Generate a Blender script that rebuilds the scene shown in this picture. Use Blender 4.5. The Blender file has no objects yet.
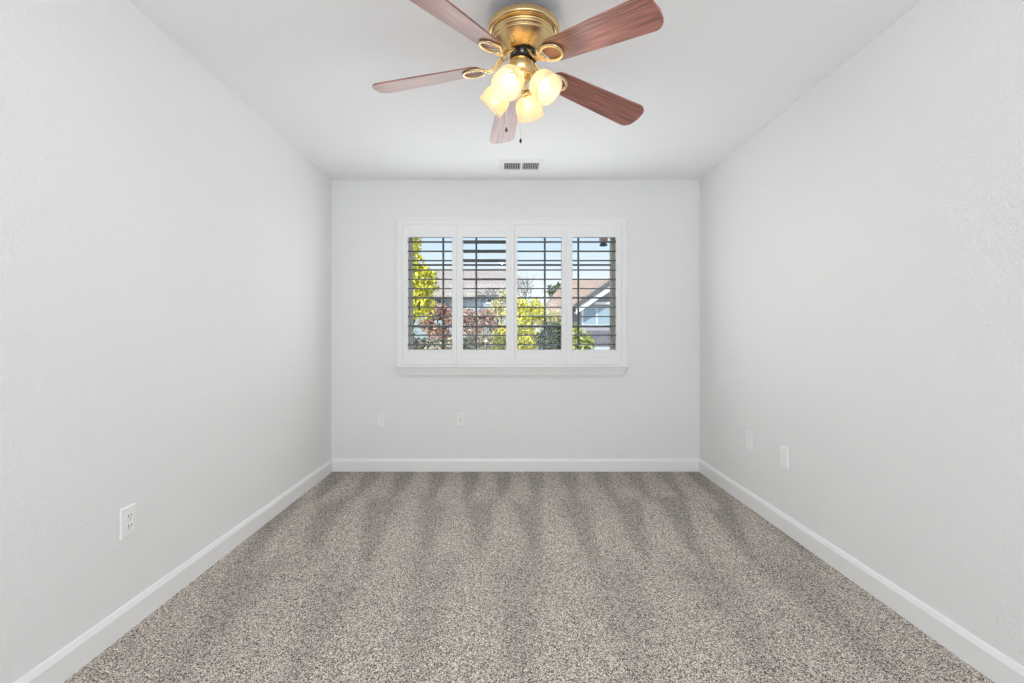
import bpy, bmesh, math, random
from mathutils import Vector, Matrix, Euler
PI = math.pi
sc = bpy.context.scene
C = sc.collection
random.seed(7)

# ------------------------------------------------------------------ camera
EYE = 1.137          # eye height
F = 455.0            # focal length in pixels of the 1024 x 683 frame
cam_d = bpy.data.cameras.new('camera')
cam = bpy.data.objects.new('camera', cam_d)
C.objects.link(cam)
cam_d.sensor_width = 36.0
cam_d.lens = F / 1024 * 36.0
cam_d.shift_x = 5.0 / 1024
cam_d.shift_y = -6.5 / 1024
cam_d.clip_start = 0.05
cam_d.clip_end = 400
cam.location = (0, 0, EYE)
cam.rotation_euler = (PI / 2, 0, 0)
sc.camera = cam

# ------------------------------------------------------------------ view, world, sun, large lights
sc.view_settings.view_transform = 'Standard'
sc.view_settings.look = 'None'
sc.view_settings.gamma = 1.0
sc.view_settings.use_curve_mapping = False
sc.view_settings.exposure = 0.0
sc.cycles.max_bounces = 14
sc.cycles.diffuse_bounces = 8
sc.cycles.transparent_max_bounces = 16
sc.cycles.use_denoising = True
sc.cycles.denoising_prefilter = 'NONE'
sc.cycles.caustics_reflective = False
sc.cycles.caustics_refractive = False
sc.cycles.sample_clamp_indirect = 6.0

world = bpy.data.worlds.new('sky')
sc.world = world
world.use_nodes = True
wn = world.node_tree
wn.nodes.clear()
tc = wn.nodes.new('ShaderNodeTexCoord')
sx = wn.nodes.new('ShaderNodeSeparateXYZ')
ramp = wn.nodes.new('ShaderNodeValToRGB')
els = ramp.color_ramp.elements
els[0].position = 0.0
els[0].color = (0.80, 0.84, 0.88, 1)
els[1].position = 1.0
els[1].color = (0.25, 0.45, 0.85, 1)
e = els.new(0.10); e.color = (0.90, 0.94, 0.98, 1)
e = els.new(0.22); e.color = (0.60, 0.78, 0.97, 1)
bgn = wn.nodes.new('ShaderNodeBackground')
bgn.inputs['Strength'].default_value = 1.15
won = wn.nodes.new('ShaderNodeOutputWorld')
wn.links.new(tc.outputs['Generated'], sx.inputs[0])
wn.links.new(sx.outputs['Z'], ramp.inputs[0])
wn.links.new(ramp.outputs[0], bgn.inputs[0])
wn.links.new(bgn.outputs[0], won.inputs[0])

sun_d = bpy.data.lights.new('sun', 'SUN')
sun_d.energy = 4.2
sun_d.angle = 0.01
sun_d.color = (1.0, 0.95, 0.86)
sun = bpy.data.objects.new('sun', sun_d)
C.objects.link(sun)
sun.rotation_euler = Vector((0.35, 0.75, -0.62)).to_track_quat('-Z', 'Y').to_euler()


def area(name, loc, direction, w, h, power, color=(1, 1, 1)):
    d = bpy.data.lights.new(name, 'AREA')
    d.shape = 'RECTANGLE'
    d.size, d.size_y = w, h
    d.energy = power
    d.color = color
    o = bpy.data.objects.new(name, d)
    C.objects.link(o)
    o.location = loc
    o.rotation_euler = Vector(direction).to_track_quat('-Z', 'Y').to_euler()
    return o


# unseen area lamps added to fill the room: behind the camera, and inside the shutters
area('rear_fill', (0.07, -2.2, 1.50), (0, 1, 0.18), 2.7, 1.6, 64, (0.885, 0.945, 1.0))
area('window_fill', (0.037, 3.69, 1.45), (0, -1, 0.08), 1.75, 1.0, 14, (0.95, 0.975, 1.0))  # added lamp standing in for daylight from the window

# ------------------------------------------------------------------ helpers
XL, XR, YB, YF, ZC = -1.466, 1.608, 3.80, -2.40, 2.434


def W(px, py, Y):
    """the point of the place at depth Y that the photograph shows at (px, py)"""
    return Vector(((px - 507) / F * Y, Y, EYE + (335 - py) / F * Y))


def WX(px, Y): return (px - 507) / F * Y
def WZ(py, Y): return EYE + (335 - py) / F * Y


class MB:
    def __init__(self):
        self.bm = bmesh.new()

    def quad(self, pts):
        return self.bm.faces.new([self.bm.verts.new(p) for p in pts])

    def box(self, x0, y0, z0, x1, y1, z1, M=None, bev=0.0):
        tmp = bmesh.new()
        bmesh.ops.create_cube(tmp, size=1.0)
        S = Matrix.Translation(((x0 + x1) / 2, (y0 + y1) / 2, (z0 + z1) / 2)) @ Matrix.Diagonal((abs(x1 - x0), abs(y1 - y0), abs(z1 - z0), 1))
        bmesh.ops.transform(tmp, matrix=S, verts=tmp.verts)
        if bev:
            bmesh.ops.bevel(tmp, geom=tmp.edges[:], offset=bev, segments=2, affect='EDGES', profile=0.5)
        self.join(tmp, M)
        return self

    def join(self, tmp, M=None):
        if M is not None:
            bmesh.ops.transform(tmp, matrix=M, verts=tmp.verts)
        m = {}
        for v in tmp.verts:
            m[v] = self.bm.verts.new(v.co)
        for f in tmp.faces:
            try:
                nf = self.bm.faces.new([m[v] for v in f.verts])
                nf.smooth = f.smooth
            except ValueError:
                pass
        tmp.free()

    def lathe(self, prof, n=40, M=None, smooth=True):
        """prof: list of (radius, z)"""
        rings = []
        for r, z in prof:
            if r < 1e-6:
                rings.append([self.bm.verts.new((0, 0, z))])
            else:
                rings.append([self.bm.verts.new((r * math.cos(2 * PI * i / n), r * math.sin(2 * PI * i / n), z)) for i in range(n)])
        vs = [v for r in rings for v in r]
        for a, b in zip(rings, rings[1:]):
            for i in range(n):
                j = (i + 1) % n
                if len(a) == 1 and len(b) == 1:
                    continue
                if len(a) == 1:
                    f = self.bm.faces.new((a[0], b[j], b[i]))
                elif len(b) == 1:
                    f = self.bm.faces.new((a[i], a[j], b[0]))
                else:
                    f = self.bm.faces.new((a[i], a[j], b[j], b[i]))
                f.smooth = smooth
        if M is not None:
            bmesh.ops.transform(self.bm, matrix=M, verts=vs)
        return self

    def tube(self, pts, rad, n=8, closed=False, flat=1.0, up=Vector((0, 0, 1)), cap=True):
        """swept tube; rad a number or one per point; flat squeezes it along up"""
        pts = [Vector(p) for p in pts]
        N = len(pts)
        rings = []
        for i, p in enumerate(pts):
            if closed:
                t = pts[(i + 1) % N] - pts[i - 1]
            else:
                t = pts[min(i + 1, N - 1)] - pts[max(i - 1, 0)]
            t.normalize()
            u = up if abs(t.dot(up)) < 0.95 else Vector((1, 0, 0))
            s = t.cross(u).normalized()
            w = s.cross(t).normalized()
            r = rad[i] if isinstance(rad, (list, tuple)) else rad
            rings.append([self.bm.verts.new(p + s * (r * math.cos(2 * PI * k / n)) + w * (r * flat * math.sin(2 * PI * k / n))) for k in range(n)])
        for i in range(N if closed else N - 1):
            a, b = rings[i], rings[(i + 1) % N]
            for k in range(n):
                f = self.bm.faces.new((a[k], a[(k + 1) % n], b[(k + 1) % n], b[k]))
                f.smooth = True
        if cap and not closed:
            self.bm.faces.new(rings[0][::-1])
            self.bm.faces.new(rings[-1])
        return self

    def prism(self, pts, axis_vec):
        """extrude a closed outline of 3D points by axis_vec"""
        a = [self.bm.verts.new(p) for p in pts]
        b = [self.bm.verts.new(Vector(p) + Vector(axis_vec)) for p in pts]
        self.bm.faces.new(a[::-1])
        self.bm.faces.new(b)
        n = len(a)
        for i in range(n):
            self.bm.faces.new((a[i], a[(i + 1) % n], b[(i + 1) % n], b[i]))
        return self

    def rect_loft(self, x0, x1, z0, z1, prof, ywall):
        """mitred frame: prof is a list of (inset, protrusion towards the room)"""
        rings = []
        for ins, pr in prof:
            y = ywall - pr
            rings.append([self.bm.verts.new(p) for p in ((x0 + ins, y, z0 + ins), (x1 - ins, y, z0 + ins), (x1 - ins, y, z1 - ins), (x0 + ins, y, z1 - ins))])
        for a, b in zip(rings, rings[1:] + rings[:1]):
            for i in range(4):
                j = (i + 1) % 4
                self.bm.faces.new((a[i], a[j], b[j], b[i]))
        return self

    def done(self, name, m, parent=None, loc=None):
        bm = self.bm
        bmesh.ops.recalc_face_normals(bm, faces=bm.faces)
        me = bpy.data.meshes.new(name)
        bm.to_mesh(me)
        bm.free()
        if m is not None:
            me.materials.append(m)
        o = bpy.data.objects.new(name, me)
        C.objects.link(o)
        if parent is not None:
            o.parent = parent
        if loc is not None:
            o.location = loc
        return o


def empty(name, loc, rot=(0, 0, 0)):
    o = bpy.data.objects.new(name, None)
    o.empty_display_size = 0.1
    C.objects.link(o)
    o.location = loc
    o.rotation_euler = rot
    return o


def tag(o, label, cat=None, group=None, kind=None):
    o['label'] = label
    if cat: o['category'] = cat
    if group: o['group'] = group
    if kind: o['kind'] = kind
    return o


def struct(o, label, cat):
    return tag(o, label, cat, kind='structure')


def bevel_mod(o, w=0.003, seg=2):
    b = o.modifiers.new('bevel', 'BEVEL')
    b.width = w
    b.segments = seg
    b.limit_method = 'ANGLE'
    return o


# ------------------------------------------------------------------ materials
def mat(name, col, rough=0.6, metal=0.0, spec=0.5):
    m = bpy.data.materials.new(name)
    m.use_nodes = True
    p = m.node_tree.nodes['Principled BSDF']
    p.inputs['Base Color'].default_value = (*col, 1)
    p.inputs['Roughness'].default_value = rough
    p.inputs['Metallic'].default_value = metal
    p.inputs['Specular IOR Level'].default_value = spec
    return m


def nodes(m): return m.node_tree.nodes, m.node_tree.links, m.node_tree.nodes['Principled BSDF']


def add_bump(m, scale, strength, dist=0.002, detail=3.0):
    N, L, p = nodes(m)
    t = N.new('ShaderNodeTexCoord')
    n = N.new('ShaderNodeTexNoise')
    n.inputs['Scale'].default_value = scale
    n.inputs['Detail'].default_value = detail
    b = N.new('ShaderNodeBump')
    b.inputs['Strength'].default_value = strength
    b.inputs['Distance'].default_value = dist
    L.new(t.outputs['Object'], n.inputs['Vector'])
    L.new(n.outputs['Fac'], b.inputs['Height'])
    L.new(b.outputs[0], p.inputs['Normal'])
    return m


def island_colour(m, cols):
    """each leaf or shingle of the mesh takes its own tone"""
    N, L, p = nodes(m)
    g = N.new('ShaderNodeNewGeometry')
    r = N.new('ShaderNodeValToRGB')
    el = r.color_ramp.elements
    el[0].color = (*cols[0], 1)
    el[1].color = (*cols[-1], 1)
    for i, c in enumerate(cols[1:-1]):
        e_ = el.new((i + 1) / (len(cols) - 1))
        e_.color = (*c, 1)
    L.new(g.outputs['Random Per Island'], r.inputs[0])
    L.new(r.outputs[0], p.inputs['Base Color'])
    return m


M_wall = add_bump(mat('wall_paint', (0.81, 0.81, 0.805), 0.75, spec=0.25), 110, 0.8, 0.004, 2.0)
M_ceil = add_bump(mat('ceiling_paint', (0.90, 0.905, 0.91), 0.85, spec=0.2), 120, 0.2, 0.002, 2.0)
M_trim = mat('trim_paint', (0.84, 0.84, 0.835), 0.35)
M_shut = mat('shutter_paint', (0.84, 0.84, 0.84), 0.4)
M_louver = mat('louver_backlit_grey', (0.20, 0.21, 0.21), 0.45)  # backlit look of the slats put into the colour as dark grey
M_vinyl = mat('window_vinyl', (0.74, 0.70, 0.60), 0.4)
M_grille = mat('grille_backlit_grey', (0.13, 0.15, 0.155), 0.5)  # silhouette of the bars against the sky painted as a dark tone
M_plate = mat('plate_plastic', (0.86, 0.86, 0.85), 0.3)
M_slot = mat('slot_dark', (0.03, 0.03, 0.03), 0.7)
M_ext = mat('stucco', (0.55, 0.50, 0.44), 0.9)


def carpet():
    m = mat('carpet', (0.3, 0.26, 0.23), 0.95, spec=0.1)
    N, L, p = nodes(m)
    t = N.new('ShaderNodeTexCoord')

    def math_(op, a, b=None, c=None):
        n = N.new('ShaderNodeMath')
        n.operation = op
        for i, v in enumerate((a, b, c)):
            if v is None: continue
            if isinstance(v, (int, float)): n.inputs[i].default_value = v
            else: L.new(v, n.inputs[i])
        return n.outputs[0]

    def noise(scale, detail, vec, rough=0.5):
        n = N.new('ShaderNodeTexNoise')
        n.inputs['Scale'].default_value = scale
        n.inputs['Detail'].default_value = detail
        n.inputs['Roughness'].default_value = rough
        L.new(vec, n.inputs['Vector'])
        return n.outputs['Fac']

    obj = t.outputs['Object']
    s = N.new('ShaderNodeSeparateXYZ')
    L.new(obj, s.inputs[0])
    X, Y = s.outputs['X'], s.outputs['Y']
    # tufts of yarn
    wv = N.new('ShaderNodeVectorMath'); wv.operation = 'MULTIPLY_ADD'
    wn_ = N.new('ShaderNodeTexNoise'); wn_.inputs['Scale'].default_value = 260
    L.new(obj, wn_.inputs['Vector'])
    L.new(wn_.outputs['Color'], wv.inputs[0]); wv.inputs[1].default_value = (0.006, 0.006, 0.006); L.new(obj, wv.inputs[2])
    vor = N.new('ShaderNodeTexVoronoi'); vor.inputs['Scale'].default_value = 340
    L.new(wv.outputs[0], vor.inputs['Vector'])
    sep = N.new('ShaderNodeSeparateColor')
    L.new(vor.outputs['Color'], sep.inputs[0])
    tuft = sep.outputs[0]
    fleck = noise(210, 3.0, obj, 0.7)
    r = N.new('ShaderNodeValToRGB')
    el = r.color_ramp.elements
    el[0].position = 0.275; el[0].color = (0.10, 0.084, 0.070, 1)
    el[1].position = 0.735; el[1].color = (0.92, 0.842, 0.762, 1)
    e1 = el.new(0.49); e1.color = (0.43, 0.378, 0.327, 1)
    mixv = math_('ADD', math_('MULTIPLY', tuft, 0.75), math_('MULTIPLY', fleck, 0.40))
    mixv = math_('SUBTRACT', mixv, 0.075)
    L.new(mixv, r.inputs[0])

    # vacuum tracks: pile laid in long strokes that fan out, in three rows
    def track(freq, slant, phase, y0):
        # strokes narrow towards their far end
        wob = math_('MULTIPLY', math_('SUBTRACT', noise(0.9, 0.0, obj), 0.5), 0.14)
        xs = math_('ADD', X, math_('MULTIPLY', math_('SUBTRACT', Y, y0), math_('MULTIPLY', X, slant)))
        u = math_('ADD', math_('MULTIPLY', math_('ADD', xs, wob), freq), phase)
        tri = math_('PINGPONG', u, 0.5)
        tri = math_('MULTIPLY', tri, 2.0)
        yy = math_('MULTIPLY', math_('SUBTRACT', Y, y0), 0.55)
        v = math_('SUBTRACT', tri, math_('ADD', yy, 0.42))
        return math_('MINIMUM', math_('MAXIMUM', math_('MULTIPLY', v, 5.0), -1.0), 1.0)
    t1 = track(3.8, -0.10, 0.15, 3.5)
    t2 = track(3.3, -0.16, 0.55, 2.7)
    t3 = track(2.4, -0.10, 0.85, 1.9)
    sxy = N.new('ShaderNodeVectorMath'); sxy.operation = 'MULTIPLY'
    L.new(obj, sxy.inputs[0]); sxy.inputs[1].default_value = (1, 0.25, 0)
    edge1 = math_('ADD', Y, math_('MULTIPLY', math_('SUBTRACT', noise(3.5, 1.0, sxy.outputs[0]), 0.3), 0.8))
    s1 = math_('MINIMUM', math_('MAXIMUM', math_('MULTIPLY', math_('SUBTRACT', edge1, 3.22), 6.0), 0.0), 1.0)
    s2 = math_('MINIMUM', math_('MAXIMUM', math_('MULTIPLY', math_('SUBTRACT', edge1, 2.3), 3.0), 0.0), 1.0)
    a = math_('ADD', math_('MULTIPLY', t1, s1), math_('MULTIPLY', t2, math_('SUBTRACT', 1.0, s1)))
    a = math_('ADD', math_('MULTIPLY', a, s2), math_('MULTIPLY', math_('MULTIPLY', t3, 0.6), math_('SUBTRACT', 1.0, s2)))
    amp = math_('MULTIPLY', math_('ADD', noise(1.1, 2.0, obj), 0.30), 0.175)
    gain = math_('ADD', math_('MULTIPLY', a, amp), 1.0)
    mx = N.new('ShaderNodeVectorMath')
    mx.operation = 'SCALE'
    L.new(r.outputs[0], mx.inputs[0])
    L.new(gain, mx.inputs['Scale'])
    L.new(mx.outputs[0], p.inputs['Base Color'])
    b = N.new('ShaderNodeBump')
    b.inputs['Strength'].default_value = 0.9
    b.inputs['Distance'].default_value = 0.008
    L.new(mixv, b.inputs['Height'])
    L.new(b.outputs[0], p.inputs['Normal'])
    return m


M_carpet = carpet()


def wood():
    m = mat('mahogany', (0.25, 0.06, 0.03), 0.33, spec=0.5)
    N, L, p = nodes(m)
    t = N.new('ShaderNodeTexCoord')
    mp = N.new('ShaderNodeMapping')
    mp.inputs['Scale'].default_value = (6, 130, 20)
    n = N.new('ShaderNodeTexNoise')
    n.inputs['Scale'].default_value = 1.0
    n.inputs['Detail'].default_value = 4
    r = N.new('ShaderNodeValToRGB')
    el = r.color_ramp.elements
    el[0].position = 0.35; el[0].color = (0.17, 0.050, 0.034, 1)
    el[1].position = 0.68; el[1].color = (0.46, 0.165, 0.112, 1)
    L.new(t.outputs['Object'], mp.inputs[0])
    L.new(mp.outputs[0], n.inputs['Vector'])
    L.new(n.outputs['Fac'], r.inputs[0])
    L.new(r.outputs[0], p.inputs['Base Color'])
    p.inputs['Coat Weight'].default_value = 1.0
    p.inputs['Coat Roughness'].default_value = 0.28
    p.inputs['Coat IOR'].default_value = 1.55
    return m


M_wood = wood()
M_edge = mat('blade_edge', (0.06, 0.02, 0.015), 0.5)
M_brass = mat('antique_brass', (0.75, 0.55, 0.28), 0.25, 1.0)
N, L, p = nodes(M_brass)
tg = N.new('ShaderNodeTangent')
tg.direction_type = 'RADIAL'
tg.axis = 'Z'
p.inputs['Anisotropic'].default_value = 0.7
L.new(tg.outputs[0], p.inputs['Tangent'])
M_brass2 = mat('polished_brass', (0.82, 0.66, 0.38), 0.2, 1.0)
M_black = mat('black_steel', (0.03, 0.028, 0.028), 0.3, 0.6)
M_chrome = mat('vent_steel', (0.30, 0.30, 0.31), 0.2, 1.0)
M_chain = mat('chain_steel', (0.70, 0.68, 0.62), 0.3, 1.0)
M_fob = mat('fob_wood', (0.02, 0.016, 0.014), 0.4)


def frosted():
    m = bpy.data.materials.new('frosted_glass')
    m.use_nodes = True
    N, L = m.node_tree.nodes, m.node_tree.links
    N.clear()
    o = N.new('ShaderNodeOutputMaterial')
    tl = N.new('ShaderNodeBsdfTranslucent'); tl.inputs[0].default_value = (1.0, 0.85, 0.60, 1)
    df = N.new('ShaderNodeBsdfDiffuse'); df.inputs[0].default_value = (0.95, 0.90, 0.80, 1)
    tr = N.new('ShaderNodeBsdfTransparent'); tr.inputs[0].default_value = (1, 0.95, 0.86, 1)
    gl = N.new('ShaderNodeBsdfGlossy'); gl.inputs['Roughness'].default_value = 0.25
    a = N.new('ShaderNodeMixShader'); a.inputs[0].default_value = 0.45
    b = N.new('ShaderNodeMixShader'); b.inputs[0].default_value = 0.28
    c = N.new('ShaderNodeMixShader'); c.inputs[0].default_value = 0.05
    L.new(tl.outputs[0], a.inputs[1]); L.new(df.outputs[0], a.inputs[2])
    L.new(a.outputs[0], b.inputs[1]); L.new(tr.outputs[0], b.inputs[2])
    L.new(b.outputs[0], c.inputs[1]); L.new(gl.outputs[0], c.inputs[2])
    L.new(c.outputs[0], o.inputs[0])
    return m


M_frost = frosted()


def emit(name, col, s):
    m = bpy.data.materials.new(name)
    m.use_nodes = True
    N, L = m.node_tree.nodes, m.node_tree.links
    p = N['Principled BSDF']
    p.inputs['Base Color'].default_value = (0.9, 0.88, 0.8, 1)
    p.inputs['Emission Color'].default_value = (*col, 1)
    p.inputs['Emission Strength'].default_value = s
    return m


M_bulb = emit('lit_bulb', (1.0, 0.83, 0.56), 8.5)


def pane_glass():
    m = bpy.data.materials.new('window_glass')
    m.use_nodes = True
    N, L = m.node_tree.nodes, m.node_tree.links
    N.clear()
    o = N.new('ShaderNodeOutputMaterial')
    tr = N.new('ShaderNodeBsdfTransparent'); tr.inputs[0].default_value = (0.95, 0.97, 0.965, 1)
    gl = N.new('ShaderNodeBsdfGlossy'); gl.inputs['Roughness'].default_value = 0.02
    fr = N.new('ShaderNodeFresnel'); fr.inputs[0].default_value = 1.25
    mx = N.new('ShaderNodeMixShader')
    L.new(fr.outputs[0], mx.inputs[0]); L.new(tr.outputs[0], mx.inputs[1]); L.new(gl.outputs[0], mx.inputs[2])
    L.new(mx.outputs[0], o.inputs[0])
    return m


M_glass = pane_glass()

# ------------------------------------------------------------------ room shell
WT = 0.17
OX0, OX1 = WX(404.0, 3.80), WX(619.5, 3.80)       # window opening in the wall
OZ0, OZ1 = WZ(362.5, 3.80), WZ(224.0, 3.80)

struct(MB().box(XL - WT, YF - WT, -0.12, XR + WT, YB + WT, 0.0).done('floor', M_carpet), 'speckled grey brown carpet with vacuum tracks', 'floor')
struct(MB().box(XL - WT, YF - WT, ZC, XR + WT, YB + WT, ZC + 0.2).done('ceiling', M_ceil), 'flat white painted ceiling', 'ceiling')
struct(MB().box(XL - WT, YF - WT, 0, XL, YB, ZC).done('wall_left', M_wall), 'plain white textured wall on the left', 'wall')
struct(MB().box(XR, YF - WT, 0, XR + WT, YB, ZC).done('wall_right', M_wall), 'plain white textured wall on the right', 'wall')
struct(MB().box(XL, YF - WT, 0, XR, YF, ZC).done('wall_front', M_wall), 'white wall behind the photographer', 'wall')
b = MB()
b.box(XL - WT, YB, 0, OX0, YB + WT, ZC)
b.box(OX1, YB, 0, XR + WT, YB + WT, ZC)
b.box(OX0, YB, 0, OX1, YB + WT, OZ0)
b.box(OX0, YB, OZ1, OX1, YB + WT, ZC)
struct(b.done('wall_back', M_wall), 'white far wall holding the shuttered window', 'wall')

BBH, BBT = 0.104, 0.014
bbp = [(0, 0), (BBT, 0), (BBT, BBH - 0.022), (BBT - 0.003, BBH - 0.014), (BBT - 0.005, BBH - 0.010), (BBT - 0.008, BBH - 0.003), (0, BBH)]
struct(MB().prism([(XL + d, YF, z) for d, z in bbp], (0, YB - YF, 0)).done('baseboard_left', M_trim), 'white baseboard along the left wall', 'baseboard')
struct(MB().prism([(XR - d, YF, z) for d, z in bbp], (0, YB - YF, 0)).done('baseboard_right', M_trim), 'white baseboard along the right wall', 'baseboard')
struct(MB().prism([(XL + BBT, YB - d, z) for d, z in bbp], (XR - XL - 2 * BBT, 0, 0)).done('baseboard_back', M_trim), 'white baseboard under the window wall', 'baseboard')

# ------------------------------------------------------------------ window casing, apron, shutters
YP = 3.768                                        # front face of the shutter panels
cx0, cx1 = WX(395.7, YP), WX(628.2, YP)
cz0, cz1 = WZ(366.3, YP), WZ(217.4, YP)
b = MB()
b.rect_loft(cx0, cx1, cz0, cz1, [(0, 0.0), (0, 0.018), (0.004, 0.024), (0.010, 0.024), (0.014, 0.019), (0.040, 0.019), (0.044, 0.036), (0.054, 0.036), (0.057, 0.030), (0.057, 0.0)], YB)
struct(b.done('trim_1', M_trim), 'white moulded casing around the shuttered window', 'window casing')
ax0, ax1 = WX(396.2, YP), WX(628.0, YP)
az1, az0 = cz0, WZ(375.3, 3.785)
prof = [(0.055, az1 + 0.003), (0.055, az1 - 0.006), (0.047, az1 - 0.0085), (0.045, az1 - 0.011), (0.040, az1 - 0.026), (0.033, az1 - 0.046), (0.027, az1 - 0.066), (0.025, az0)]
b = MB()
rings = []
for d, z in prof:
    k = (0.055 - d) * 1.3
    rings.append([b.bm.verts.new(p) for p in ((ax0 + k, YB, z), (ax0 + k, YB - d, z), (ax1 - k, YB - d, z), (ax1 - k, YB, z))])
for r0, r1 in zip(rings, rings[1:]):
    for i in range(4):
        b.bm.faces.new((r0[i], r0[(i + 1) % 4], r1[(i + 1) % 4], r1[i]))
b.bm.faces.new(rings[0]); b.bm.faces.new(rings[-1][::-1])
struct(b.done('trim_2', M_trim), 'white moulded sill and apron under the window', 'window sill')

# the window itself
YG = 3.925
fx0, fx1 = OX0, OX1
win = empty('window_1', ((OX0 + OX1) / 2, YG, OZ0))
struct(win, 'wide sliding window with a grid of bars behind the shutters', 'window')
L0 = Vector(win.location)


def rel(mb, o=L0):
    bmesh.ops.translate(mb.bm, vec=-o, verts=mb.bm.verts)
    return mb


b = MB()
b.rect_loft(OX0 + .002, OX1 - .002, OZ0 + .002, OZ1 - .002, [(0, -0.035), (0, 0.035), (0.030, 0.035), (0.034, 0.02), (0.044, 0.02), (0.044, -0.035)], YG)
rel(b).done('window_frame', M_vinyl, win)
gx = [WX(p, YG) for p in (443.3, 476.3, 544.8, 578.3)]
gz = [WZ(p, YG) for p in (265.0, 297.8, 326.6)]
mid = WX(510.8, YG)
b = MB().box(mid - 0.03, YG - 0.02, OZ0 + 0.046, mid + 0.03, YG + 0.02, OZ1 - 0.046, bev=0.003)
rel(b).done('meeting_stile', M_vinyl, win)
b = MB()
for x in gx: b.box(x - 0.008, YG - 0.004, OZ0 + 0.045, x + 0.008, YG + 0.004, OZ1 - 0.045, bev=0.002)
for z in gz:
    b.box(OX0 + 0.045, YG - 0.0035, z - 0.008, mid - 0.03, YG + 0.0035, z + 0.008, bev=0.002)
    b.box(mid + 0.03, YG - 0.0035, z - 0.008, OX1 - 0.045, YG + 0.0035, z + 0.008, bev=0.002)
rel(b).done('muntin_grid', M_grille, win)
for x0, x1 in ((OX0 + 0.044, mid - 0.03), (mid + 0.03, OX1 - 0.044)):
    for dy in (-0.008, 0.008):
        b = MB()
        b.quad([(x0, YG + dy, OZ0 + 0.044), (x1, YG + dy, OZ0 + 0.044), (x1, YG + dy, OZ1 - 0.044), (x0, YG + dy, OZ1 - 0.044)])
        rel(b).done('pane', M_glass, win)

# four louvred shutter panels
PZ1, PZ0 = WZ(222.3, YP), WZ(364.0, YP)
HZ1, HZ0 = WZ(237.2, YP), WZ(349.6, YP)
panels = [  # outer left, opening left, opening right, outer right (pixels)
    (402.6, 408.2, 452.0, 456.4, 'leftmost white shutter panel, yellow tree seen between its louvers'),
    (456.5, 463.0, 506.0, 514.2, 'white shutter panel second from left, top louvers tilted down, brown roof behind'),
    (514.3, 517.4, 561.4, 566.0, 'white shutter panel third from left, yellow bush and blue sky behind'),
    (566.1, 572.5, 615.7, 621.3, 'rightmost white shutter panel, grey gabled house seen between its louvers')]
for i, (a0, h0, h1, a1, lab) in enumerate(panels):
    x0, x1, o0, o1 = WX(a0, YP), WX(a1, YP), WX(h0, YP), WX(h1, YP)
    r = empty('shutter_panel', ((x0 + x1) / 2, YP, PZ0))
    tag(r, lab, 'shutter', 'plantation shutter panels in the window')
    off = Vector(r.location)
    # frame of stiles and rails, one mesh, mitre-free butt joints
    b = MB()
    T = 0.028
    b.box(x0, YP, PZ0, o0, YP + T, PZ1, bev=0.002)
    b.box(o1, YP, PZ0, x1, YP + T, PZ1, bev=0.002)
    b.box(o0, YP + 0.0005, PZ0, o1, YP + T - 0.0005, HZ0, bev=0.002)
    b.box(o0, YP + 0.0005, HZ1, o1, YP + T - 0.0005, PZ1, bev=0.002)
    rel(b, off).done('stile_and_rail_frame', M_shut, r)
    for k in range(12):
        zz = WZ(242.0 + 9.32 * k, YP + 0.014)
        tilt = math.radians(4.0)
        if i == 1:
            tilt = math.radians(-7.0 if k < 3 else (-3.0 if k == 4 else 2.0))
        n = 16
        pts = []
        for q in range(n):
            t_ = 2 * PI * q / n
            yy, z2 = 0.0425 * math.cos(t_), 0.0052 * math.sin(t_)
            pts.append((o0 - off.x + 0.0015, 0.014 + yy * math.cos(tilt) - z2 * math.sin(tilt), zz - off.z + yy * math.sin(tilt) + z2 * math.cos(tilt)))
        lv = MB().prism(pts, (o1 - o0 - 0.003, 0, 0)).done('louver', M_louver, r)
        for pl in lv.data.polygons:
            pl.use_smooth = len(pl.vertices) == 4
    for hx in ((x0 + 0.007 if i in (0, 2) else x1 - 0.007),):
        for hz in (PZ0 + 0.09, PZ1 - 0.09):
            b = MB().box(hx - 0.006, YP - 0.004, hz - 0.03, hx + 0.006, YP, hz + 0.03, bev=0.001)
            rel(b, off).done('hinge', M_shut, r)
    if i == 1:
        b = MB().box(WX(510.5, YP), YP - 0.008, PZ0 + 0.012, x1 - 0.0005, YP, PZ1 - 0.002, bev=0.003)
        rel(b, off).done('astragal', M_shut, r)
    hx = x1 - 0.007 if i in (0, 2) else x0 + 0.007
    b = MB().box(hx - 0.006, YP - 0.004, PZ0 + 0.004, hx + 0.006, YP, PZ0 + 0.010, bev=0.001)
    rel(b, off).done('catch', M_chain, r)

# ------------------------------------------------------------------ ceiling register
VX0, VX1 = -0.022, 0.242
VY0, VY1 = 3.405, 3.545
vent = empty('ceiling_vent', ((VX0 + VX1) / 2, (VY0 + VY1) / 2, ZC))
tag(vent, 'small white louvred air register in the ceiling above the window', 'air vent')
off = Vector(vent.location)
b = MB()
rings = []
for ins, d in ((-0.035, 0.0), (-0.035, 0.003), (-0.030, 0.006), (-0.004, 0.010), (0.0, 0.010), (0.0, 0.0)):
    rings.append([b.bm.verts.new(p) for p in ((VX0 + ins, VY0 + ins, ZC - d), (VX1 - ins, VY0 + ins, ZC - d), (VX1 - ins, VY1 - ins, ZC - d), (VX0 + ins, VY1 - ins, ZC - d))])
for r0, r1 in zip(rings, rings[1:]):
    for i in range(4):
        b.bm.faces.new((r0[i], r0[(i + 1) % 4], r1[(i + 1) % 4], r1[i]))
rel(b, off).done('flange', M_trim, vent)
rel(MB().box(VX0, VY0, ZC - 0.0012, VX1, VY1, ZC), off).done('duct_opening', mat('duct_grey', (0.12, 0.12, 0.12), 0.8), vent)
mx_ = (VX0 + VX1) / 2
rel(MB().box(mx_ - 0.008, VY0, ZC - 0.010, mx_ + 0.008, VY1, ZC - 0.0012), off).done('divider', M_trim, vent)
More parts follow.
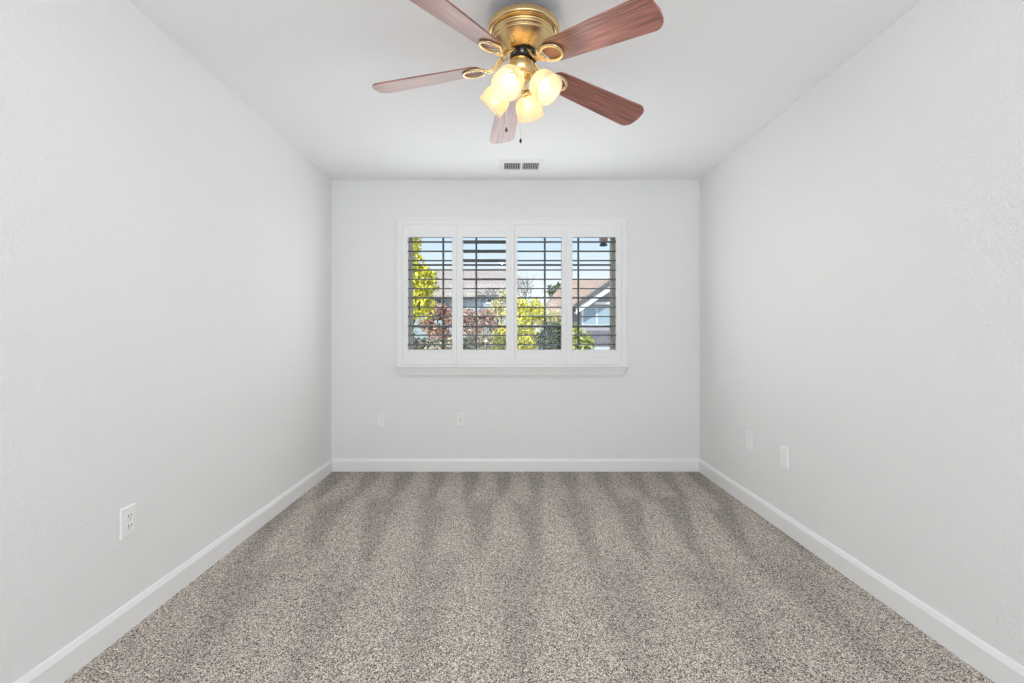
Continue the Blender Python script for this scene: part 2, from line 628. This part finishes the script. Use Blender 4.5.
for s0, s1, dr in ((VX0, mx_ - 0.008, 1), (mx_ + 0.008, VX1, -1)):
    n = 9
    for k in range(n):
        x = s0 + (s1 - s0) * (k + 0.5) / n
        b = MB().box(x - 0.0011, VY0, ZC - 0.010, x + 0.0011, VY1, ZC - 0.0014)
        rel(b, off).done('vane', M_trim, vent)

# ------------------------------------------------------------------ wall plates
def plate_base(name, loc, rz, label, cat, group, face):
    """local frame: plate in the XZ plane, facing -Y, its back on the wall at y = 0"""
    r = empty(name, loc, (0, 0, rz))
    tag(r, label, cat, group)
    b = MB()
    w, h, t = 0.0355, 0.058, 0.0068
    rings = []
    for k, y in ((0, 0.0), (0, -0.0025), (0.003, -t), (w - 0.0001, -t)):
        rings.append([b.bm.verts.new(p) for p in ((-w + k, y, -h + k), (w - k, y, -h + k), (w - k, y, h - k), (-w + k, y, h - k))])
    for a_, c_ in zip(rings, rings[1:]):
        for i in range(4):
            b.bm.faces.new((a_[i], a_[(i + 1) % 4], c_[(i + 1) % 4], c_[i]))
    b.bm.faces.new(rings[0][::-1])
    b.done('cover_plate', M_plate, r)
    RX = Matrix.Rotation(PI / 2, 4, 'X')

    def disc(rad, depth, z, m, nm, x=0.0, par=r, y=-t):
        return MB().lathe([(0, depth), (rad * 0.8, depth), (rad, depth * 0.5), (rad, -0.002), (0, -0.002)], 16, Matrix.Translation((x, y, z)) @ RX).done(nm, m, par)
    if face == 'duplex':
        for z in (0.0195, -0.0195):
            rec = MB().box(-0.0165, -t - 0.0025, z - 0.0135, 0.0165, -t + 0.001, z + 0.0135, bev=0.004).done('receptacle', M_plate, r)
            for x, hh in ((-0.0063, 0.0045), (0.0063, 0.0036)):
                MB().box(x - 0.0013, -t - 0.0029, z + 0.003 - hh, x + 0.0013, -t - 0.002, z + 0.003 + hh).done('slot', M_slot, rec)
            disc(0.0025, 0.0029, z - 0.0085, M_slot, 'ground_hole', 0, rec)
        disc(0.003, 0.001, 0, M_chain, 'screw')
    elif face == 'rocker':
        MB().box(-0.0165, -t - 0.003, -0.0335, 0.0165, -t + 0.001, 0.0335, bev=0.0015).done('rocker', M_plate, r)
        for z in (0.0485, -0.0485): disc(0.003, 0.001, z, M_plate, 'screw')
    elif face == 'jack':
        j = disc(0.0135, 0.008, -0.006, M_plate, 'jack_ring')
        disc(0.0065, 0.011, 0.000, M_chain, 'jack_socket', 0, j)
        MB().box(-0.0014, -t - 0.0055, 0.008, 0.0014, -t, 0.020, bev=0.0005).done('jack_key', M_chain, r)
        for z in (0.0415, -0.0415): disc(0.003, 0.001, z, M_plate, 'screw')
    else:
        for z in (0.0415, -0.0415): disc(0.003, 0.001, z, M_plate, 'screw')
    return r


plate_base('wall_outlet', (XL, 1.758, 0.418), PI / 2, 'white duplex power outlet low on the left wall', 'outlet', None, 'duplex')
plate_base('wall_switch', (WX(381.3, YB), YB, WZ(420, YB)), 0, 'white rocker plate on the far wall below the window\'s left end', 'wall plate', None, 'rocker')
plate_base('cable_jack', (WX(461, YB), YB, WZ(419.3, YB)), 0, 'white plate with round cable jack on the far wall under the window', 'wall plate', None, 'jack')
plate_base('blank_plate', (XR, 3.015, 0.437), -PI / 2, 'blank white plate on the right wall, the one nearer the far corner', 'wall plate', None, 'blank')
plate_base('decorator_outlet', (XR, 2.634, 0.430), -PI / 2, 'white plate with flat insert on the right wall, the one farther from the corner', 'outlet', None, 'rocker')

# ------------------------------------------------------------------ ceiling fan
FX, FY = 0.066, 1.86
fan = empty('ceiling_fan', (FX, FY, ZC))
tag(fan, 'brass ceiling fan with five reddish wood blades and four lit glass shades', 'ceiling fan')
MB().lathe([(0.0, 0), (0.060, 0), (0.060, -0.004), (0.062, -0.036), (0.070, -0.044), (0.0, -0.044)], 56).done('ceiling_canopy', M_black, fan)
MB().lathe([(0.0, -0.043), (0.138, -0.043), (0.145, -0.045), (0.148, -0.050), (0.148, -0.066), (0.146, -0.071), (0.140, -0.074), (0.132, -0.076), (0.0, -0.076)], 64).done('upper_housing_band', M_brass, fan)
MB().lathe([(0.0, -0.075), (0.130, -0.075), (0.130, -0.088), (0.0, -0.088)], 64).done('vent_ring', M_brass, fan)
for a in (-24, -12, 0, 12, 24, 156, 168, 180, 192, 204):
    MB().box(0.127, -0.009, -0.0865, 0.1312, 0.009, -0.0765, Matrix.Rotation(math.radians(a), 4, 'Z'), 0.001).done('vent_slot', M_chrome if a % 24 else M_black, fan)
MB().lathe([(0.0, -0.086), (0.122, -0.086), (0.128, -0.088), (0.130, -0.092), (0.128, -0.096), (0.121, -0.098), (0.119, -0.101), (0.122, -0.104), (0.121, -0.108), (0.116, -0.111),
            (0.108, -0.118), (0.093, -0.127), (0.078, -0.135), (0.066, -0.142), (0.058, -0.147), (0.0, -0.147)], 64).done('motor_housing', M_brass, fan)
MB().lathe([(0.0, -0.146), (0.050, -0.146), (0.054, -0.150), (0.054, -0.172), (0.048, -0.180), (0.0, -0.180)], 48).done('flywheel', M_black, fan)
for k in range(10):
    a = 2 * PI * k / 10 + 0.2
    MB().box(0.047, -0.006, -0.172, 0.0575, 0.006, -0.158, Matrix.Rotation(a, 4, 'Z'), 0.002).done('flywheel_lug', M_chrome, fan)
# rotor, hanging very slightly out of true
TILT = Matrix.Translation((-0.012, 0, 0)) @ Matrix.Rotation(0.053, 4, 'Y') @ Matrix.Rotation(0.015, 4, 'X')
R_RING, D_RING, R_TIP, D_TIP = 0.183, 0.211, 0.628, 0.263
DROOP = math.atan2(D_TIP - D_RING, R_TIP - R_RING)
PITCH = math.radians(14)
TH = math.radians(-6.5)


def blade_outline():
    half = []
    # rounded root
    for q in range(0, 9):
        t_ = PI / 2 * q / 8
        half.append((0.150 - R_RING + 0.045 - 0.045 * math.cos(t_), 0.053 * math.sin(t_)))
    x_end = R_TIP - R_RING
    half.append((x_end * 0.6, 0.064))
    rc = 0.042
    for q in range(0, 9):
        t_ = PI / 2 * q / 8
        half.append((x_end - rc + rc * math.sin(t_), 0.069 - rc + rc * math.cos(t_)))
    half.append((x_end + 0.004, 0.0))
    return half + [(x, -y) for x, y in reversed(half) if y > 1e-6]


OUT = blade_outline()


def make_blade():
    b = MB()
    b.prism([(x, y, 0) for x, y in OUT], (0, 0, 0.0065))
    return b.done('blade', M_wood, fan)


def make_bracket():
    """brass iron: strap from the flywheel to an oval ring under the blade root"""
    b = MB()
    z = -0.005
    ring = [(0.047 * math.cos(2 * PI * k / 40), 0.038 * math.sin(2 * PI * k / 40), z) for k in range(40)]
    b.tube(ring, 0.0064, 12, closed=True, flat=0.75)
    for s_ in (-1, 1):
        b.tube([(-0.128, s_ * 0.012, 0.034), (-0.115, s_ * 0.013, 0.026), (-0.095, s_ * 0.010, 0.006), (-0.075, s_ * 0.006, -0.006), (-0.058, s_ * 0.010, -0.007), (-0.042, s_ * 0.018, -0.006)],
               [0.009, 0.009, 0.008, 0.0075, 0.008, 0.009], 10, flat=0.6)
    b.box(-0.145, -0.020, 0.028, -0.122, 0.020, 0.038, bev=0.002)
    return b.done('blade_bracket', M_brass2, fan)


bl0 = br0 = None
for k in range(5):
    phi = PI / 2 - (TH + k * 2 * PI / 5 + math.radians((0, 0, -1, 5, 0)[k]))
    Rz = Matrix.Rotation(phi, 4, 'Z')
    base = TILT @ Rz @ Matrix.Translation((R_RING, 0, -D_RING)) @ Matrix.Rotation(DROOP, 4, 'Y')
    if k == 0:
        bl0, br0 = make_blade(), make_bracket()
        bl, br = bl0, br0
    else:
        bl, br = bl0.copy(), br0.copy()
        C.objects.link(bl); C.objects.link(br)
        bl.parent = fan; br.parent = fan
    bl.matrix_local = base @ Matrix.Rotation(-PITCH, 4, 'X')
    br.matrix_local = base @ Matrix.Rotation(-PITCH * 0.8, 4, 'X')
bevel_mod(bl0, 0.0015)
# light kit
LK = Matrix.Translation((-0.008, 0, 0))
MB().lathe([(0.0, -0.178), (0.046, -0.180), (0.052, -0.186), (0.053, -0.205), (0.050, -0.222), (0.042, -0.236), (0.036, -0.243), (0.036, -0.256), (0.026, -0.268), (0.014, -0.276), (0.008, -0.288), (0.0, -0.291)], 48, LK).done('light_fitter', M_brass, fan)
for k in range(4):
    a = math.radians(90 - (19, 129, 206, 291)[k])
    A = LK @ Matrix.Rotation(a, 4, 'Z') @ Matrix.Translation((-0.006, 0, 0))
    b = MB()
    b.tube([(0.030, 0, -0.238), (0.046, 0, -0.240), (0.058, 0, -0.250), (0.066, 0, -0.262), (0.074, 0, -0.273)], 0.0075, 10)
    # socket cup, axis 45 degrees out and down
    AX = Matrix.Translation((0.068, 0, -0.266)) @ Matrix.Rotation(PI - math.radians(45), 4, 'Y') @ Matrix.Scale(0.94, 4)
    b.lathe([(0.0, -0.004), (0.012, -0.004), (0.022, 0.004), (0.025, 0.012), (0.0245, 0.022), (0.0, 0.022)], 24, AX)
    bmesh.ops.transform(b.bm, matrix=A, verts=b.bm.verts)
    b.done('lamp_arm', M_brass2, fan)
    # bell shade, open at the far end
    o_ = [(0.021, 0.012), (0.0215, 0.020), (0.028, 0.026), (0.043, 0.034), (0.054, 0.046), (0.0595, 0.062), (0.0605, 0.080), (0.0600, 0.098), (0.0622, 0.112), (0.0645, 0.117)]
    i_ = [(r_ - 0.0025, z_) for r_, z_ in reversed(o_)]
    sh = MB().lathe(o_ + i_, 40, A @ AX).done('lamp_shade', M_frost, fan)
    bulb = [(0.0, 0.020), (0.011, 0.020), (0.012, 0.034), (0.017, 0.046), (0.0225, 0.058), (0.0235, 0.068), (0.021, 0.079), (0.014, 0.088), (0.006, 0.0925), (0.0, 0.0935)]
    MB().lathe(bulb, 24, A @ AX).done('light_bulb', M_bulb, sh)
    d = bpy.data.lights.new('lamp_light', 'SPOT')      # what leaves the open mouth of the shade
    d.energy = 6.0
    d.color = (1.0, 0.97, 0.94)
    d.spot_size = math.radians(165)
    d.spot_blend = 0.6
    d.shadow_soft_size = 0.035
    lo = bpy.data.objects.new('lamp_light', d)
    C.objects.link(lo)
    lo.parent = fan
    lo.matrix_local = A @ AX @ Matrix.Translation((0, 0, 0.119)) @ Matrix.Rotation(PI, 4, 'X')
# pull chains
for px, yy, py_top, py in ((506.4, -0.050, 80, 131), (520.6, -0.004, 90, 142)):
    Y = FY + yy
    x = WX(px, Y) - FX
    z1 = -0.255
    z0 = WZ(py, Y) - ZC
    b = MB()
    n = int((z1 - z0) / 0.0085)
    for q in range(n + 1):
        zc = z1 + (z0 - z1) * q / n
        b.lathe([(0, 0.0021), (0.0018, 0.001), (0.0018, -0.001), (0, -0.0021)], 6, Matrix.Translation((x, yy, zc)))
    b.tube([(x, yy, z1), (x, yy, z0)], 0.0007, 5)
    if abs(x) > 0.03:
        b.tube([(-0.035, yy * 0.8, z1 + 0.01), (x * 0.8, yy, z1 + 0.006), (x, yy, z1)], 0.0025, 6)
    ch = b.done('pull_chain', M_chain, fan)
    MB().lathe([(0, 0.003), (0.002, 0.002), (0.0045, -0.003), (0.0055, -0.008), (0.0045, -0.013), (0.002, -0.0165), (0, -0.017)], 14, Matrix.Translation((x, yy, z0 + 0.012))).done('fob', M_fob, ch)

# ------------------------------------------------------------------ outside
def terrain_z(y):
    t_ = min(1.0, max(0.0, (y - 6.0) / 12.0))
    return -0.25 + 0.75 * t_ * t_ * (3 - 2 * t_)


M_soil = add_bump(mat('garden_soil', (0.36, 0.33, 0.27), 0.95), 8, 0.5, 0.05)
M_drive = add_bump(mat('driveway_concrete', (0.72, 0.71, 0.69), 0.9), 30, 0.2, 0.01)
b = MB()
ys = [3.97, 6, 8, 10, 12, 14, 16, 18, 20, 30, 45, 70]
for ya, yb in zip(ys, ys[1:]):
    b.quad([(-40, ya, terrain_z(ya)), (40, ya, terrain_z(ya)), (40, yb, terrain_z(yb)), (-40, yb, terrain_z(yb))])
struct(b.done('ground', M_soil), 'sloping garden ground outside the window', 'ground')
b = MB()
b.box(1.0, 20.0, 0.40, 10.0, 23.6, 0.53)
struct(b.done('driveway', M_drive), 'pale concrete driveway before the grey house', 'driveway')


def leaf_cloud(b, blobs, n, size, rnd, shell=0.45):
    vol = [r[0] * r[1] * r[2] for _, r in blobs]
    tot = sum(vol)
    for (c, r), v in zip(blobs, vol):
        for _ in range(max(10, int(n * v / tot))):
            d = Vector((rnd.gauss(0, 1), rnd.gauss(0, 1), rnd.gauss(0, 1))).normalized()
            k = (shell + (1 - shell) * rnd.random()) * (1 + 0.12 * rnd.gauss(0, 1))
            p = Vector((c[0] + d.x * r[0] * k, c[1] + d.y * r[1] * k, c[2] + d.z * r[2] * k))
            s = size * (0.6 + 0.8 * rnd.random())
            q = Euler((rnd.uniform(0, 6.3), rnd.uniform(0, 6.3), rnd.uniform(0, 6.3))).to_matrix()
            u, w = q @ Vector((s, 0, 0)), q @ Vector((0, s * 0.5, 0))
            b.quad([p - u, p + w, p + u, p - w])


def plant(name, label, cat, base, blobs, n, size, m, mstem, seed, group=None, stem_r=0.05):
    """blobs in world coordinates"""
    rnd = random.Random(seed)
    base = Vector((base[0], base[1], terrain_z(base[1]) - 0.03))
    r = empty(name, base)
    tag(r, label, cat, group)
    f = MB()
    leaf_cloud(f, blobs, n, size, rnd)
    rel(f, base).done('foliage', m, r)
    s = MB()
    for c, rr in blobs:
        c = Vector(c)
        midp = base.lerp(c, 0.5) + Vector((rnd.uniform(-.1, .1), rnd.uniform(-.1, .1), 0))
        s.tube([base + Vector((rnd.uniform(-.05, .05), rnd.uniform(-.05, .05), 0)), midp, c, c + Vector((0, 0, rr[2] * 0.5))], [stem_r, stem_r * 0.7, stem_r * 0.4, stem_r * 0.15], 6)
    rel(s, base).done('stem', mstem, r)
    return r


def blob(px, py, Y, wpx, hpx, dpth=None):
    c = W(px, py, Y)
    rx, rz = wpx / F * Y, hpx / F * Y
    return (c, (rx, dpth if dpth else min(rx, 1.2), rz))


def leafmat(name, cols):
    m = island_colour(mat(name, cols[0], 0.6, spec=0.3), cols)
    N, L, p = nodes(m)
    return m


M_yellow = leafmat('yellow_leaves', [(0.55, 0.52, 0.05), (0.85, 0.78, 0.09), (0.95, 0.90, 0.18), (0.75, 0.68, 0.08), (0.30, 0.36, 0.06)])
M_pale = leafmat('pale_leaves', [(0.62, 0.56, 0.28), (0.85, 0.78, 0.45), (0.45, 0.40, 0.2)])
M_red = leafmat('red_leaves', [(0.45, 0.19, 0.14), (0.75, 0.47, 0.40), (0.26, 0.11, 0.08), (0.55, 0.42, 0.30), (0.80, 0.65, 0.55)])
M_mix = leafmat('mixed_leaves', [(0.16, 0.22, 0.08), (0.70, 0.62, 0.42), (0.34, 0.16, 0.12), (0.85, 0.83, 0.75), (0.24, 0.34, 0.12)])
M_dark = leafmat('dark_leaves', [(0.05, 0.09, 0.055), (0.10, 0.15, 0.08), (0.20, 0.24, 0.12), (0.07, 0.10, 0.07)])
M_lime = leafmat('lime_leaves', [(0.42, 0.48, 0.12), (0.62, 0.62, 0.20), (0.30, 0.36, 0.10), (0.78, 0.76, 0.36)])
M_bark = mat('bark', (0.16, 0.12, 0.09), 0.9)
M_greybark = mat('grey_bark', (0.30, 0.28, 0.26), 0.9)

Y = 8.5
plant('yellow_tree', 'tall yellow leaved tree at the left edge of the window view', 'tree', (WX(392, Y), Y),
      [blob(411, 238, Y, 12, 22), blob(410, 270, Y, 15, 20), blob(424, 282, Y, 15, 18), blob(420, 306, Y, 14, 15), blob(402, 300, Y, 12, 24), blob(408, 215, Y, 10, 18)], 3600, 0.045, M_yellow, M_bark, 1)
Y = 10.5
plant('red_shrub', 'red leaved shrub beside the yellow tree', 'shrub', (WX(440, Y), Y),
      [blob(438, 311, Y, 12, 9), blob(450, 318, Y, 9, 10), blob(428, 326, Y, 9, 8), blob(440, 334, Y, 12, 9)], 1500, 0.05, M_red, M_bark, 2, None, 0.03)
Y = 11.9
plant('red_shrub', 'wide pinkish red shrub in front of the brown roofed house', 'shrub', (WX(478, Y), Y),
      [blob(468, 317, Y, 10, 9), blob(484, 318, Y, 11, 10), blob(474, 331, Y, 12, 10), blob(492, 326, Y, 7, 7)], 1600, 0.05, M_red, M_bark, 3, None, 0.03)
Y = 9.0
plant('mixed_shrub', 'low mottled green and brown shrub at the bottom left of the view', 'shrub', (WX(430, Y), Y),
      [blob(406, 336, Y, 9, 11), blob(418, 345, Y, 12, 7), blob(436, 347, Y, 13, 8), blob(452, 344, Y, 8, 10)], 1100, 0.05, M_mix, M_bark, 4, None, 0.03)
Y = 9.9
plant('mixed_shrub', 'low green and rust shrub before the wide red shrub', 'shrub', (WX(478, Y), Y),
      [blob(468, 345, Y, 10, 9), blob(484, 341, Y, 9, 10)], 800, 0.05, M_mix, M_bark, 5, None, 0.03)
Y = 13.0
plant('yellow_bush', 'rounded bright yellow bush to the right of the red shrubs', 'bush', (WX(512, Y), Y),
      [blob(500, 338, Y, 12, 15), blob(520, 318, Y, 16, 21), blob(528, 340, Y, 14, 14), blob(536, 312, Y, 9, 15), blob(514, 340, Y, 12, 14)], 3600, 0.06, M_yellow, M_bark, 6, None, 0.05)
Y = 17.0
plant('pale_tree', 'pale yellow thin leaved tree beside the brown roofed house', 'tree', (WX(498, Y), Y),
      [blob(498, 310, Y, 9, 11), blob(503, 296, Y, 5, 8), blob(490, 316, Y, 7, 7)], 900, 0.06, M_pale, M_bark, 7, None, 0.05)
Y = 12.0
plant('dark_bush', 'dark green bush beside the yellow bush', 'bush', (WX(552, Y), Y),
      [blob(546, 340, Y, 11, 12), blob(560, 338, Y, 10, 13), blob(552, 328, Y, 9, 7)], 1700, 0.055, M_dark, M_bark, 8, None, 0.04)
Y = 14.0
plant('pale_bush', 'pale yellow green bush behind the dark green bush', 'bush', (WX(554, Y), Y),
      [blob(552, 320, Y, 12, 9), blob(542, 316, Y, 7, 9)], 900, 0.06, M_pale, M_bark, 9, None, 0.04)
Y = 11.0
plant('lime_bush', 'yellow green bush in front of the grey gabled house', 'bush', (WX(578, Y), Y),
      [blob(574, 338, Y, 11, 13), blob(586, 343, Y, 9, 10), blob(572, 330, Y, 7, 9)], 1300, 0.055, M_lime, M_bark, 10, None, 0.04)
Y = 41.0
plant('evergreen_tree', 'small dark evergreen tree above the grey house roof', 'tree', (WX(556, Y), Y),
      [blob(553, 292, Y, 6, 5), blob(558, 288, Y, 5, 6), blob(549, 287, Y, 3, 2), blob(557, 299, Y, 6, 6)], 420, 0.16, M_dark, M_bark, 11, None, 0.10)


def bare_tree(label, px, Y, h, seed, spread=0.55):
    rnd = random.Random(seed)
    base = Vector((WX(px, Y), Y, terrain_z(Y) - 0.05))
    b = MB()

    def grow(p, d, ln, r, depth):
        q = p + d * ln
        b.tube([p, p.lerp(q, 0.5) + Vector((rnd.gauss(0, .03), 0, rnd.gauss(0, .03))) * ln, q], [r, r * .85, r * .7], 5, cap=False)
        if depth == 0: return
        for _ in range(3 if depth > 1 else 4):
            nd = (d + Vector((rnd.gauss(0, spread), rnd.gauss(0, spread), rnd.gauss(0.12, spread * 0.6)))).normalized()
            grow(q if rnd.random() < .6 else p.lerp(q, .7), nd, ln * rnd.uniform(.55, .8), r * .62, depth - 1)
    grow(base, Vector((0, 0, 1)), h * 0.36, 0.10, 5)
    rel(b, base)
    o = b.done('bare_tree', M_greybark, None, base)
    tag(o, label, 'tree')
    return o


bare_tree('leafless grey tree against the sky above the yellow bush', 524, 40, 6.6, 21)
bare_tree('leafless tree standing before the brown roofed house', 498, 23, 3.6, 22)

# houses
M_roofA = mat('brown_shingles', (0.58, 0.48, 0.43), 0.9)
M_roofC = mat('terracotta_tiles', (0.60, 0.43, 0.34), 0.9)
for m_, sc_ in ((M_roofA, 26), (M_roofC, 20)):
    N, L, p = nodes(m_)
    t = N.new('ShaderNodeTexCoord')
    br_ = N.new('ShaderNodeTexBrick')
    br_.inputs['Scale'].default_value = 3.0
    c = p.inputs['Base Color'].default_value
    br_.inputs['Color1'].default_value = c
    br_.inputs['Color2'].default_value = (c[0] * .8, c[1] * .78, c[2] * .78, 1)
    br_.inputs['Mortar'].default_value = (c[0] * .55, c[1] * .55, c[2] * .55, 1)
    br_.inputs['Mortar Size'].default_value = 0.012
    L.new(t.outputs['Object'], br_.inputs['Vector'])
    L.new(br_.outputs['Color'], p.inputs['Base Color'])
M_wallA = mat('house_blue_grey', (0.40, 0.47, 0.52), 0.9)
M_wallC = mat('house_lilac_grey', (0.42, 0.40, 0.42), 0.9)
M_white = mat('house_white_trim', (0.82, 0.82, 0.80), 0.7)
M_fasc = mat('dark_fascia', (0.14, 0.14, 0.15), 0.8)
M_hglass = mat('house_glass', (0.33, 0.43, 0.52), 0.15)
M_dglass = mat('dark_glass', (0.12, 0.16, 0.22), 0.15)
M_brickC = mat('dark_brick', (0.13, 0.13, 0.17), 0.9)
N, L, p = nodes(M_brickC)
t = N.new('ShaderNodeTexCoord'); br_ = N.new('ShaderNodeTexBrick')
mp = N.new('ShaderNodeMapping'); mp.inputs['Rotation'].default_value = (PI / 2, 0, 0)
br_.inputs['Scale'].default_value = 2.2
br_.inputs['Color1'].default_value = (0.12, 0.12, 0.16, 1); br_.inputs['Color2'].default_value = (0.18, 0.17, 0.20, 1); br_.inputs['Mortar'].default_value = (0.32, 0.31, 0.34, 1)
L.new(t.outputs['Object'], mp.inputs[0]); L.new(mp.outputs[0], br_.inputs['Vector']); L.new(br_.outputs['Color'], p.inputs['Base Color'])


def house_window(parent, off, x0, x1, z0, z1, y, mglass, mullion=True):
    b = MB()
    b.rect_loft(x0, x1, z0, z1, [(0, 0.0), (0, 0.05), (0.09, 0.05), (0.09, 0.0)], y)
    if mullion:
        xm = (x0 + x1) / 2
        b.box(xm - 0.03, y - 0.04, z0 + 0.09, xm + 0.03, y, z1 - 0.09)
    w = rel(b, off).done('house_window', M_white, parent)
    rel(MB().box(x0 + 0.085, y - 0.02, z0 + 0.085, x1 - 0.085, y + 0.01, z1 - 0.085), off).done('glazing', mglass, w)


# house across the street: long brown shingle roof
ha = empty('brown_roofed_house', (-4.0, 26.0, 0.45))
tag(ha, 'long blue grey house with a brown shingle roof across the street', 'house')
off = Vector(ha.location)
y0, y1 = 26.0, 33.0
x0, x1 = -9.0, WX(511, 27)
ze = WZ(291.5, 25.6)
zr = WZ(268.5, 29.5)
rel(MB().box(x0, y0, 0.3, x1, y1, ze + 0.05), off).done('wall', M_wallA, ha)
b = MB()
ym = (y0 + y1) / 2
rp = [(y0 - 0.45, ze), (ym, zr), (y1 + 0.45, ze), (y1 + 0.45, ze - 0.16), (ym, zr - 0.2), (y0 - 0.45, ze - 0.16)]
b.prism([(x0 - 0.4, yy, zz) for yy, zz in rp], (x1 - x0 + 0.6, 0, 0))
rel(b, off).done('roof', M_roofA, ha)
for xx in (x1 - 0.01, x0 + 0.2):
    b = MB().prism([(xx, y0, ze), (xx, y1, ze), (xx, ym, zr - 0.2)], (-0.15, 0, 0))
    rel(b, off).done('gable', M_wallA, ha)
rel(MB().box(x0 - 0.4, y0 - 0.52, ze - 0.2, x1 + 0.2, y0 - 0.44, ze - 0.06), off).done('gutter', mat('tan_gutter', (0.50, 0.48, 0.42), 0.7), ha)
house_window(ha, off, WX(426, 26), WX(443, 26), WZ(305, 26), WZ(293.5, 26), 26.0, M_dglass)
house_window(ha, off, WX(486, 26), WX(502, 26), WZ(304, 26), WZ(293.0, 26), 26.0, M_dglass)
rel(MB().box(WX(458, 26), 25.94, 0.5, WX(481, 26), 26.01, WZ(299, 26), bev=0.02), off).done('garage_door', mat('garage_door', (0.50, 0.58, 0.66), 0.7), ha)
# low porch roof in front
b = MB()
pz = WZ(283.0, 25.0)
b.prism([(x0 + 2, 25.3, WZ(285.6, 25.0) - 0.5), (x0 + 2, 25.9, WZ(285.6, 25.0) - 0.3), (x0 + 2, 25.9, WZ(285.6, 25.0) - 0.42), (x0 + 2, 25.3, WZ(285.6, 25.0) - 0.62)], (WX(477, 25) - x0 - 2, 0, 0))
rel(b, off).done('porch_roof', M_roofA, ha)

# grey house with tiled roof and front gable
hc = empty('grey_gabled_house', (5.0, 24.0, 0.45))
tag(hc, 'lilac grey house with terracotta tile roof and white edged front gable', 'house')
off = Vector(hc.location)
# main body behind, hipped at its left end
mx0, my0, my1 = WX(545.0, 28), 28.0, 36.0
mx1 = 18.0
ze = WZ(310.5, 27.5)
zr = WZ(278.6, 32)
rel(MB().box(mx0 + 0.4, my0, 0.3, mx1, my1, ze + 0.05), off).done('wall', mat('house_beige', (0.60, 0.50, 0.42), 0.9), hc)
b = MB()
e0, e1, e2, e3 = (mx0 - .1, my0 - .5, ze), (mx1, my0 - .5, ze), (mx1, my1 + .5, ze), (mx0 - .1, my1 + .5, ze)
r0, r1 = (WX(566.5, 32), 32, zr), (mx1, 32, zr)
V = [b.bm.verts.new(p) for p in (e0, e1, e2, e3, r0, r1)]
for f in ((0, 1, 5, 4), (1, 2, 5), (2, 3, 4, 5), (3, 0, 4), (3, 2, 1, 0)):
    b.bm.faces.new([V[i] for i in f])
rel(b, off).done('roof', M_roofC, hc)
rel(MB().box(mx0 - .12, my0 - .58, ze - 0.17, mx1, my0 - .49, ze + 0.03), off).done('gutter', mat('beige_fascia', (0.72, 0.58, 0.46), 0.8), hc)
# front wing with gable facing us
gy = 24.0
gl = W(576, 306.0, gy)
gr_ = W(609, 283.5, gy)
sl = (gr_.z - gl.z) / (gr_.x - gl.x)
apx = gl.x + 3.4
apz = gl.z + sl * 3.4
grx = gl.x + 6.8
rel(MB().box(gl.x + 0.25, gy, 0.3, grx - 0.25, 28.5, gl.z + 0.1), off).done('wing_wall', M_wallC, hc)
b = MB()
b.prism([(gl.x + 0.25, gy, gl.z + 0.1), (grx - 0.25, gy, gl.z + 0.1), (apx, gy, apz - 0.1)], (0, 0.15, 0))
rel(b, off).done('gable', M_wallC, hc)
b = MB()
for sgn in (-1, 1):
    xe = apx + sgn * 3.55
    ze_ = apz - sl * 3.55
    b.prism([(apx, gy - 0.7, apz + 0.12), (xe, gy - 0.7, ze_ + 0.12), (xe, gy - 0.7, ze_), (apx, gy - 0.7, apz)], (0, 6.5, 0))
rel(b, off).done('wing_roof', M_roofC, hc)
b = MB()
for sgn in (-1, 1):
    xe = apx + sgn * 3.6
    ze_ = apz - sl * 3.6
    b.prism([(apx, gy - 0.76, apz + 0.16), (xe, gy - 0.76, ze_ + 0.16), (xe, gy - 0.76, ze_ - 0.10), (apx, gy - 0.76, apz - 0.10)], (0, 0.06, 0))
rel(b, off).done('dark_fascia', M_fasc, hc)
b = MB()
for sgn in (-1, 1):
    xe = apx + sgn * 3.5
    ze_ = apz - sl * 3.5
    b.prism([(apx, gy - 0.70, apz - 0.06), (xe, gy - 0.70, ze_ - 0.06), (xe, gy - 0.70, ze_ - 0.40), (apx, gy - 0.70, apz - 0.40)], (0, 0.10, 0))
    b.prism([(apx, gy - 0.66, apz - 0.28), (xe, gy - 0.66, ze_ - 0.28), (xe, gy - 0.66, ze_ - 0.34), (apx, gy - 0.66, apz - 0.34)], (0, 0.70, 0))
rel(b, off).done('white_fascia', M_white, hc)
house_window(hc, off, WX(581.5, gy), WX(612, gy), WZ(326.5, gy), WZ(306.5, gy), gy, M_hglass)
rel(MB().box(WX(594, gy), gy - 0.25, WZ(304.6, gy), WX(618, gy), gy, WZ(302.2, gy)), off).done('window_hood', M_white, hc)
rel(MB().box(WX(586, gy), gy - 0.12, 0.45, grx - 0.25, gy, WZ(330.5, gy)), off).done('brick_skirt', M_brickC, hc)

# reddish fixture outside the window's top right corner
Y = 4.9
p0 = W(603.5, 238.5, Y)
hf = empty('eave_fixture', (p0.x, Y, p0.z))
tag(hf, 'small reddish fixture hanging outside the window, by its top right corner', 'fixture')
hb = hf
b = MB().box(-0.04, -0.04, -0.03, 0.04, 0.04, 0.02, bev=0.006)
b.tube([(0, 0, 0.02), (0, 0, 2.605 - p0.z)], 0.004, 6)
b.done('hanger_box', mat('reddish_metal', (0.70, 0.42, 0.36), 0.6), hf)
MB().lathe([(0, -0.03), (0.02, -0.03), (0.030, -0.05), (0.045, -0.075), (0.03, -0.082), (0, -0.085)], 20).done('hood', M_fasc, hf)
# the house's own eave above the window, which carries it
struct(MB().box(XL - 0.8, 3.97, 2.60, XR + 0.8, 5.05, 2.72).done('trim_3', M_white), 'white boarded eave outside above the window', 'eave')
sc.view_layers[0].update()
